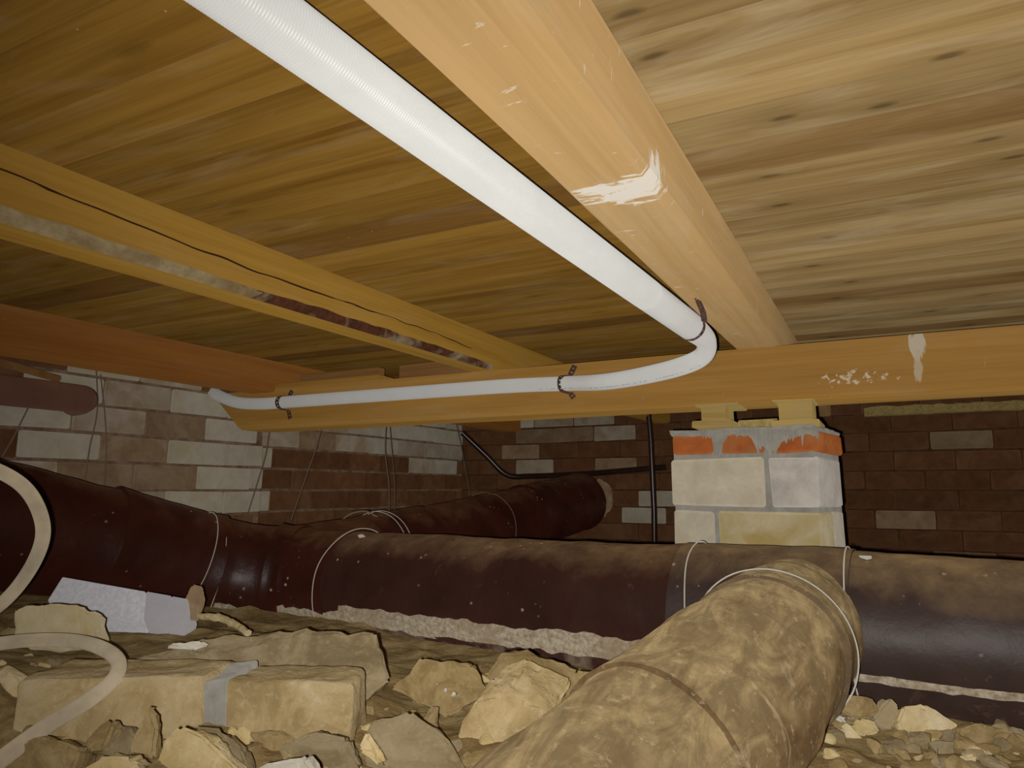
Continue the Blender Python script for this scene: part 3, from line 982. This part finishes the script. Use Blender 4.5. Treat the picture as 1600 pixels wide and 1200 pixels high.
# plastic shred and plaster crumbs caught at the tie
def rag(name, c, size, mat, parent, seed):
    rn = random.Random(seed)
    bm = bmesh.new()
    for _ in range(12):
        bm.verts.new((rn.uniform(-1, 1) * size[0], rn.uniform(-1, 1) * size[1], rn.uniform(-1, 1) * size[2]))
    bmesh.ops.convex_hull(bm, input=bm.verts[:])
    loose = [v for v in bm.verts if not v.link_faces]
    if loose: bmesh.ops.delete(bm, geom=loose, context='VERTS')
    o = link(name, bm_mesh(name, bm, mat))
    return place(o, c, parent)
rag('plastic_shred', at_t(1324, 1046, 1.27), (.012, .012, .030), M['shred'], nb, 3)
rag('tie_knot', at_t(1352, 871, 1.385), (.012, .006, .004), M['wire'], main, 5)
rag('tie_knot', at_t(565, 838, 1.96), (.016, .008, .007), M['wire'], main, 6)

# ------------------------------------------------------------------ pipes and wires by the walls
px_ = at_x(140, 625, -2.22)
bp = tube('brown_pipe', smoothpath([Vector((-2.22, .3, px_.z - .0)), Vector((-2.22, .8, px_.z)), Vector((-2.22, px_.y - .08, px_.z)), Vector((-2.24, px_.y - .02, px_.z)), Vector((-2.30, px_.y + .01, px_.z)), Vector((-2.40, px_.y + .015, px_.z))], 8), .044, M['brown_pipe'], None, 24)
tag(bp, 'reddish brown pipe entering the left brick wall under the joist', 'pipe')
a, b = at_x(0, 566, -2.21), at_x(92, 592, -2.21)
o = tube('wooden_lath', [a - (b - a) * .6, b], .012, M['old_wood'], None, 6, True, lambda i, a_, p: .004 * noise.noise(p * 40))
tag(o, 'brown lath wedged above the brown pipe by the left wall', 'board')
q = [at_y(722, 676, 3.72), at_y(760, 712, 3.80), at_y(792, 742, 3.86), at_y(830, 744, 3.9), at_y(920, 740, 3.93), at_y(1040, 730, 3.93)]
o = tube('dark_pipe', resample(smoothpath(q, 8), .03), .017, M['black_pipe'], None, 12)
tag(o, 'thin dark pipe running along the far wall and bending up left', 'pipe')
o = tube('black_pipe', [at_y(1012, 630, 3.6), at_y(1017, 690, 3.6), at_y(1022, 800, 3.6), at_y(1023, 915, 3.6)], .014, M['black_pipe'], None, 14)
tag(o, 'glossy black upright pipe beside the pillar near the far wall', 'pipe')
def hang(pts, label, mat='dull_wire', r=.0022):
    o = tube('hanging_wire', smoothpath(pts, 6), r, M[mat], None, 6)
    return tag(o, label, 'wire', 'wires hanging by the left wall')
X_ = -2.28
hang([at_x(150, 570, X_), at_x(152, 640, X_), at_x(140, 700, X_), at_x(133, 750, X_)], 'thin wire hanging on the left wall just right of the brown pipe')
hang([at_x(157, 585, X_), at_x(164, 650, X_), at_x(166, 700, X_), at_x(163, 765, X_)], 'second thin wire hanging right of the brown pipe\'s end')
hang([at_x(45, 635, X_), at_x(20, 685, X_), at_x(2, 715, X_)], 'thin wire slanting down below the brown pipe')
hang([at_y(421, 672, 2.1), at_y(415, 710, 2.1), at_y(402, 755, 2.1), at_y(388, 800, 2.1)], 'pale wire hanging in front of the pier corner', 'dull_wire', .0026)
XJ = -2.06
hang([at_x(511, 624, XJ), at_x(497, 690, XJ), at_x(480, 740, XJ), at_x(455, 812, XJ)], 'thin wire slanting down right of the pier')
hang([at_x(605, 641, XJ), at_x(604, 655, XJ), at_x(602, 705, XJ), at_x(608, 760, XJ), at_x(607, 825, XJ)], 'left one of two close wires hanging from the girder', 'dull_wire', .003)
hang([at_x(607, 641, XJ), at_x(612, 700, XJ), at_x(617, 760, XJ), at_x(616, 825, XJ)], 'right one of two close wires hanging from the girder', 'dull_wire', .0022)
hang([at_x(713, 662, XJ), at_x(716, 675, XJ), at_x(726, 725, XJ), at_x(739, 800, XJ)], 'thin wire hanging over the rear branch pipe', 'dull_wire', .0026)
o = tube('wire_loop', smoothpath([at_y(535, 812, 1.98), at_y(550, 802, 2.0), at_y(572, 799, 2.02), at_y(590, 808, 2.04)], 8), .003, M['dull_wire'], None, 6)
tag(o, 'small wire loop standing on the joint of the brown pipes', 'wire')

# ------------------------------------------------------------------ hose
hp = [at_t(-40, 1225, .74), at_t(0, 1188, .78), at_t(75, 1133, .84), at_t(140, 1093, .89), at_t(180, 1058, .95), at_t(183, 1030, 1.0), at_t(150, 1009, 1.05), at_t(100, 1000, 1.08), at_t(40, 1001, 1.07), at_t(-20, 1008, 1.03),
      at_t(-90, 1015, 1.0), at_t(-140, 1000, 1.0), at_t(-120, 985, 1.05), at_t(-50, 975, 1.08), at_t(0, 945, 1.08), at_t(38, 903, 1.07), at_t(63, 855, 1.06), at_t(66, 815, 1.05), at_t(47, 772, 1.03), at_t(12, 743, 1.01), at_t(-45, 722, .98), at_t(-120, 715, .95)]
o = tube('rubber_hose', smoothpath(hp, 10), .0098, M['hose'], None, 16, True, None, 70)
tag(o, 'cream rubber hose curling in two loops at the left edge', 'hose')

# ------------------------------------------------------------------ masonry lump, foam block, bricks
t0 = .945
bmass = empty('masonry_lump', at_t(290, 1150, t0))
tag(bmass, 'lump of two yellowish bricks still joined by grey mortar', 'masonry')
o0 = at_t(25, 1062, t0)
def along(px): return ((px - 25) / F) * t0
ztp = o0.z
rotz = YAW
def roughen(bm, size, amp, seed):
    """split the long edges and push the surface in and out a little"""
    for _ in range(3):
        bmesh.ops.triangulate(bm, faces=bm.faces[:])
        long_ = [e for e in bm.edges if e.calc_length() > size]
        if not long_: break
        bmesh.ops.subdivide_edges(bm, edges=long_, cuts=1)
    bmesh.ops.triangulate(bm, faces=bm.faces[:])
    bm.normal_update()
    off = Vector((seed * 1.7, seed * .3, seed * 2.1))
    mv = [(v, v.normal * amp * (noise.noise(v.co * 35 + off) + .5 * noise.noise(v.co * 90 + off))) for v in bm.verts]
    for v, d in mv: v.co += d
def lump(name, u0, u1, v0, v1, z0, z1, mat, seed, bev=.012, jit=.006, tilt=0):
    bm = box_bm(u1 - u0, v1 - v0, z1 - z0, bev, jit, random.Random(seed), 3)
    roughen(bm, .02, .0035, seed)
    me = bm_mesh(name, bm, M[mat], 40)
    o = link(name, me)
    c = o0 + RIGHT * ((u0 + u1) / 2) + HF * ((v0 + v1) / 2)
    c.z = (z0 + z1) / 2
    place(o, c, bmass)
    o.rotation_euler = (0, tilt, rotz - .03)
M['lump_brick'] = stone_mat('lump_brick', (.46, .34, .16), (.56, .43, .22), (.64, .53, .33))
lump('brick', 0, .247, 0, .12, ztp - .092, ztp, 'lump_brick', 1)
lump('brick', .272, .442, .0, .12, ztp - .090, ztp - .006, 'lump_brick', 2)
lump('mortar_joint', .240, .279, .004, .116, ztp - .088, ztp - .003, 'mortar', 3, .004, .003)

def foam_block():
    e = empty('foam_block', at_t(185, 950, 1.5))
    tag(e, 'white polystyrene foam offcut leaning against the brown pipe', 'foam block')
    c = [at_t(97, 900, 1.55), at_t(296, 935, 1.52), at_t(283, 980, 1.48), at_t(73, 938, 1.51)]
    back = HF * .05 + Vector((0, 0, -.06))
    f1 = [c[0].lerp(c[1], .66), c[3].lerp(c[2], .72)]
    def slab(name, a, b, c_, d, mat):
        vs = [a, b, c_, d, a + back, b + back, c_ + back, d + back]
        fs = [(0, 1, 2, 3), (4, 5, 6, 7), (0, 1, 5, 4), (1, 2, 6, 5), (2, 3, 7, 6), (3, 0, 4, 7)]
        o = solid(name, vs, fs, M[mat], e)
        bm = bmesh.new(); bm.from_mesh(o.data)
        bmesh.ops.bevel(bm, geom=bm.edges[:], offset=.003, segments=1, affect='EDGES')
        bm.to_mesh(o.data); bm.free()
    slab('torn_face', c[0], f1[0], f1[1], c[3], 'foam')
    M['foam_smooth'] = plain('foam_smooth', (.62, .61, .64), .85, .1, .04, 40)
    g1 = [c[0].lerp(c[1], .86), c[3].lerp(c[2], .88)]
    eps = FWD * .0015
    slab('cut_face', f1[0] + eps, g1[0] + eps, g1[1] + eps, f1[1] + eps, 'foam_smooth')
    slab('end_piece', g1[0], c[1], c[2], g1[1], 'foam_smooth')
foam_block()

def hull_rock(rn, sx, sy, sz, n=11, flat=.0):
    bm = bmesh.new()
    for _ in range(n):
        v = Vector((rn.gauss(0, 1), rn.gauss(0, 1), rn.gauss(0, 1))).normalized()
        # push towards a box so that the faces stay flat and the corners hard
        m = max(abs(v.x), abs(v.y), abs(v.z))
        v = v.lerp(v / m, .7) * rn.uniform(.85, 1.0)
        bm.verts.new((v.x * sx / 2, v.y * sy / 2, v.z * sz / 2))
    bmesh.ops.convex_hull(bm, input=bm.verts[:])
    loose = [v for v in bm.verts if not v.link_faces]
    if loose: bmesh.ops.delete(bm, geom=loose, context='VERTS')
    bmesh.ops.dissolve_limit(bm, angle_limit=R(8), verts=bm.verts[:], edges=bm.edges[:])
    bmesh.ops.bevel(bm, geom=bm.edges[:], offset=min(sx, sy, sz) * .05, segments=1, affect='EDGES')
    big_ = max(sx, sy, sz)
    if big_ > .03: roughen(bm, big_ * .2, big_ * .08, n + sx * 100)
    return bm
def rock(px, py, w, h, dep, mat, label, seed, yaw=0, tilt=(0, 0), n=11, lift=.25, group=None, cat='rubble', name='rubble_stone', t=None):
    """a chunk w x h pixels large in the photograph, resting in the ground at (px, py) = its lower middle"""
    g = hit_ground(px, py) if t is None else at_t(px, py, t)
    tt = (g - CAM).dot(FWD)
    rn = random.Random(seed)
    sx, sz = w / F * tt, h / F * tt
    sy = dep
    o = link(name, bm_mesh(name, hull_rock(rn, sx, sy, sz, n), M[mat]))
    o.location = g + HF * (sy * .35) + Vector((0, 0, sz * (.5 - lift)))
    o.rotation_euler = (tilt[0], tilt[1], YAW + yaw)
    return tag(o, label, cat, group)
def wedge(pts_front, dep, mat, label, t, name='rubble_stone', back_dir=None, cat='rubble', squeeze=.8):
    """a chunk whose camera-side face has the given corners; it runs back by dep"""
    f = [at_t(p[0], p[1], t + (p[2] if len(p) > 2 else 0)) for p in pts_front]
    bd = (back_dir or (HF + Vector((0, 0, -.35)))).normalized() * dep
    c = sum(f, Vector()) / len(f)
    bk = [c + (p - c) * squeeze + bd for p in f]
    bm = bmesh.new()
    for p in f + bk: bm.verts.new(p - c)
    bmesh.ops.convex_hull(bm, input=bm.verts[:])
    loose = [v for v in bm.verts if not v.link_faces]
    if loose: bmesh.ops.delete(bm, geom=loose, context='VERTS')
    bmesh.ops.dissolve_limit(bm, angle_limit=R(6), verts=bm.verts[:], edges=bm.edges[:])
    bmesh.ops.bevel(bm, geom=bm.edges[:], offset=.004, segments=2, affect='EDGES')
    roughen(bm, .017, .008, len(label) + t)
    o = link(name, bm_mesh(name, bm, M[mat], 24))
    o.location = c
    return tag(o, label, cat)

wedge([(20, 952), (60, 942), (122, 945), (126, 1000), (22, 1010)], .10, 'cream_brick', 'weathered half brick lying behind the hose, left of the foam', 1.16, 'broken_brick', None, 'brick', .95)
wedge([(155, 1040), (320, 1000, .06), (480, 985, .1), (585, 992, .08), (612, 1062), (560, 1100, -.04), (300, 1085, -.02)], .16, 'grey_stone', 'broad flat sandy stone behind the two joined bricks', 1.12)
wedge([(708, 1165), (742, 1095), (790, 1082), (872, 1115), (850, 1180), (780, 1200, -.03)], .10, 'lump_brick', 'large cream half brick standing beside the dusty branch pipe', .98, 'broken_brick', HF + Vector((.35, 0, .25)), 'brick', .9)
wedge([(570, 1190), (578, 1128), (640, 1112), (700, 1150), (738, 1215), (640, 1235)], .08, 'grey_stone', 'tilted grey-tan slab in front of the cream half brick', .88)
wedge([(238, 1190), (252, 1150), (278, 1128), (330, 1158), (392, 1225), (300, 1240)], .05, 'cream_stone', 'bright yellow broken brick below the mortar joint', .74, 'broken_brick', None, 'brick')
wedge([(300, 1135), (345, 1142), (378, 1170), (392, 1215), (330, 1200)], .04, 'grey_stone', 'grey chunk tucked behind the bright yellow broken brick', .79)
wedge([(392, 1205), (420, 1188), (478, 1180), (497, 1215), (440, 1230)], .05, 'white_stone', 'brightest white chunk at the bottom edge', .70)
wedge([(122, 1172), (150, 1136), (186, 1128), (218, 1150), (200, 1188)], .04, 'grey_stone', 'grey angular stone under the hose in front of the bricks', .84)
wedge([(160, 1180), (180, 1130), (172, 1122), (140, 1150), (128, 1176)], .03, 'sandstone', 'narrow tan shard leaning under the hose', .82)
wedge([(205, 1175), (222, 1112), (236, 1096), (246, 1140), (240, 1190)], .03, 'sandstone', 'upright pointed shard left of the bright yellow brick', .80)
wedge([(118, 1208), (150, 1182), (205, 1178), (222, 1198), (160, 1225)], .05, 'cream_stone', 'flat cream shard at the bottom left', .75)
wedge([(0, 1165), (70, 1150), (125, 1170), (110, 1215), (-10, 1215)], .06, 'sandstone', 'sandy lump at the lower left corner', .80)
wedge([(430, 1165), (500, 1145), (545, 1150), (565, 1200), (450, 1210)], .06, 'grey_stone', 'grey flat piece in front of the shorter joined brick', .85)
wedge([(560, 1170), (572, 1138), (608, 1195), (590, 1210)], .025, 'cream_stone', 'small sharp cream shard against the tilted slab', .84)
wedge([(760, 1062), (780, 1022), (820, 1014), (905, 1048), (890, 1090, -.03), (800, 1085)], .10, 'sandstone', 'sandy slab between the main pipe and the cream half brick', 1.15)
wedge([(880, 1100), (898, 1045), (935, 1050), (930, 1110)], .06, 'sandstone', 'tan block squeezed against the dusty branch pipe', 1.12)
wedge([(610, 1075), (660, 1030), (740, 1035), (760, 1080), (700, 1120, -.05)], .10, 'sandstone', 'low sandy lump in the middle of the rubble', 1.18)
wedge([(255, 1012), (262, 1004), (315, 1002), (330, 1008), (300, 1016)], .015, 'white_stone', 'slim white shard on top of the broad flat stone', 1.10)
wedge([(288, 972), (290, 925), (300, 913), (318, 915), (312, 975)], .02, 'tan_brick', 'brown card-like scrap beside the foam', 1.52)
o = tube('pale_stick', smoothpath([at_t(312, 963, 1.48), at_t(345, 966, 1.45), at_t(370, 978, 1.40), at_t(388, 990, 1.36)], 6), .007, M['cream_stone'], None, 7, True, lambda i, a, p: .003 * noise.noise(p * 70))
tag(o, 'pale bent stick lying right of the foam', 'stick')
for k, (x, y, s) in enumerate(((708, 1086, 9), (696, 1077, 6), (682, 1067, 4))):
    rock(x, y + 5, s, s, .008, 'white_stone', ['largest', 'middle', 'smallest'][k] + ' of three tiny white crumbs in the middle of the rubble', 60 + k, lift=.0, cat='crumb', name='plaster_crumb', t=1.08 + .03 * k)
# right-hand heap
wedge([(1402, 1128), (1412, 1103), (1455, 1100), (1498, 1135), (1508, 1168), (1420, 1156)], .07, 'cream_stone', 'long wedge-shaped stone on the right heap below the main pipe', 1.16)
wedge([(1362, 1125), (1378, 1100), (1392, 1090), (1406, 1104), (1398, 1138), (1375, 1142)], .04, 'grey_stone', 'grey upright stone left of the long wedge-shaped stone', 1.17)
wedge([(1333, 1130), (1345, 1120), (1372, 1130), (1382, 1146), (1350, 1150)], .04, 'cream_stone', 'cream flat stone below the grey upright stone', 1.13)
wedge([(1285, 1112), (1300, 1108), (1325, 1124), (1320, 1132)], .02, 'white_stone', 'slim pale shard right of the dusty branch pipe', 1.18)
wedge([(1305, 1104), (1318, 1103), (1342, 1120), (1330, 1124)], .02, 'white_stone', 'second slim pale shard, just above the first', 1.20)
wedge([(1390, 1190), (1392, 1160), (1408, 1150), (1425, 1165), (1420, 1195)], .04, 'grey_stone', 'rounded grey stone below the long wedge-shaped stone', 1.06)
wedge([(1300, 1100), (1320, 1082), (1368, 1094), (1380, 1112), (1330, 1120)], .05, 'sandstone', 'tan stone under the plastic shred', 1.17)
wedge([(1500, 1140), (1530, 1130), (1590, 1142), (1600, 1160), (1510, 1165)], .05, 'sandstone', 'flat tan stone at the right edge under the main pipe', 1.12)
wedge([(1258, 1200), (1262, 1172), (1290, 1178), (1330, 1205), (1280, 1215)], .04, 'sandstone', 'tan shard at the foot of the dusty branch pipe', 1.02)
wedge([(1500, 1195), (1508, 1176), (1528, 1178), (1530, 1200)], .03, 'cream_stone', 'small cream stone at the lower right', 1.0)
rn = random.Random(77)
def in_pipe(p):
    return min((p - q).length for q in npath) < .145 or min((p - q).length for q in mpath) < .175
TONE = {'sandstone': 'sandy', 'cream_stone': 'cream', 'grey_stone': 'greyish'}
k = 0
while k < 80:
    px, py = rn.uniform(1255, 1620), rn.uniform(1095, 1215)
    if py < 1085 + (px - 1290) * .17: continue
    if px < 1300 - (py - 1085) * .30: continue
    if in_pipe(hit_ground(px, py)): continue
    s = rn.uniform(10, 40)
    m_ = rn.choice(['sandstone', 'sandstone', 'cream_stone', 'grey_stone'])
    size = 'tiny' if s < 18 else 'small' if s < 30 else 'egg-sized'
    where = ('under the main pipe' if py < 1150 else 'at the bottom edge') + (' beside the dusty branch' if px < 1370 else ' in mid heap' if px < 1480 else ' by the right edge')
    rock(px, py, s * rn.uniform(.9, 1.7), s * rn.uniform(.6, 1.0), s / F * 1.1, m_,
         f'{size} {TONE[m_]} stone in the right heap {where}', 300 + k, rn.uniform(0, 3), (rn.uniform(-.4, .4), rn.uniform(-.4, .4)), lift=.3,
         group=f'{size} {TONE[m_]} stones of the right heap {where}', cat='stone', name='small_stone')
    k += 1
k = 0
while k < 120:
    px, py = rn.uniform(-10, 960), rn.uniform(985, 1215)
    if py < 985 + px * .07 or px > 1250 - (py - 900) * 1.55: continue
    if 150 < px < 625 and 990 < py < 1100 or 0 < px < 560 and 1080 < py < 1152 or in_pipe(hit_ground(px, py)): continue
    if rn.random() < .22: s = rn.uniform(40, 75)
    else: s = rn.uniform(8, 30) * (1 if py < 1120 else 1.3)
    if s > 40 and 20 < px < 560 and 1010 < py < 1140: continue
    m_ = rn.choice(['sandstone', 'sandstone', 'sandstone', 'cream_stone', 'grey_stone'])
    size = 'tiny' if s < 18 else 'small' if s < 40 else 'egg-sized'
    where = ('behind the two joined bricks' if px < 560 else 'along the main pipe') if py < 1060 else ('near the two joined bricks' if px < 560 else 'near the cream half brick') if py < 1145 else 'at the bottom edge ' + ('in the left corner' if px < 180 else 'below the joined bricks' if px < 400 else 'around the white chunk' if px < 560 else 'by the tilted slab' if px < 720 else 'by the dusty branch')
    rock(px, py, s * rn.uniform(1.0, 1.8), s * rn.uniform(.5, .9), s / F * 1.0, m_,
         f'{size} {TONE[m_]} rubble chip {where}', 500 + k, rn.uniform(0, 3), (rn.uniform(-.4, .4), rn.uniform(-.4, .4)), lift=.4,
         group=f'{size} {TONE[m_]} chips {where}', cat='stone', name='small_stone')
    k += 1
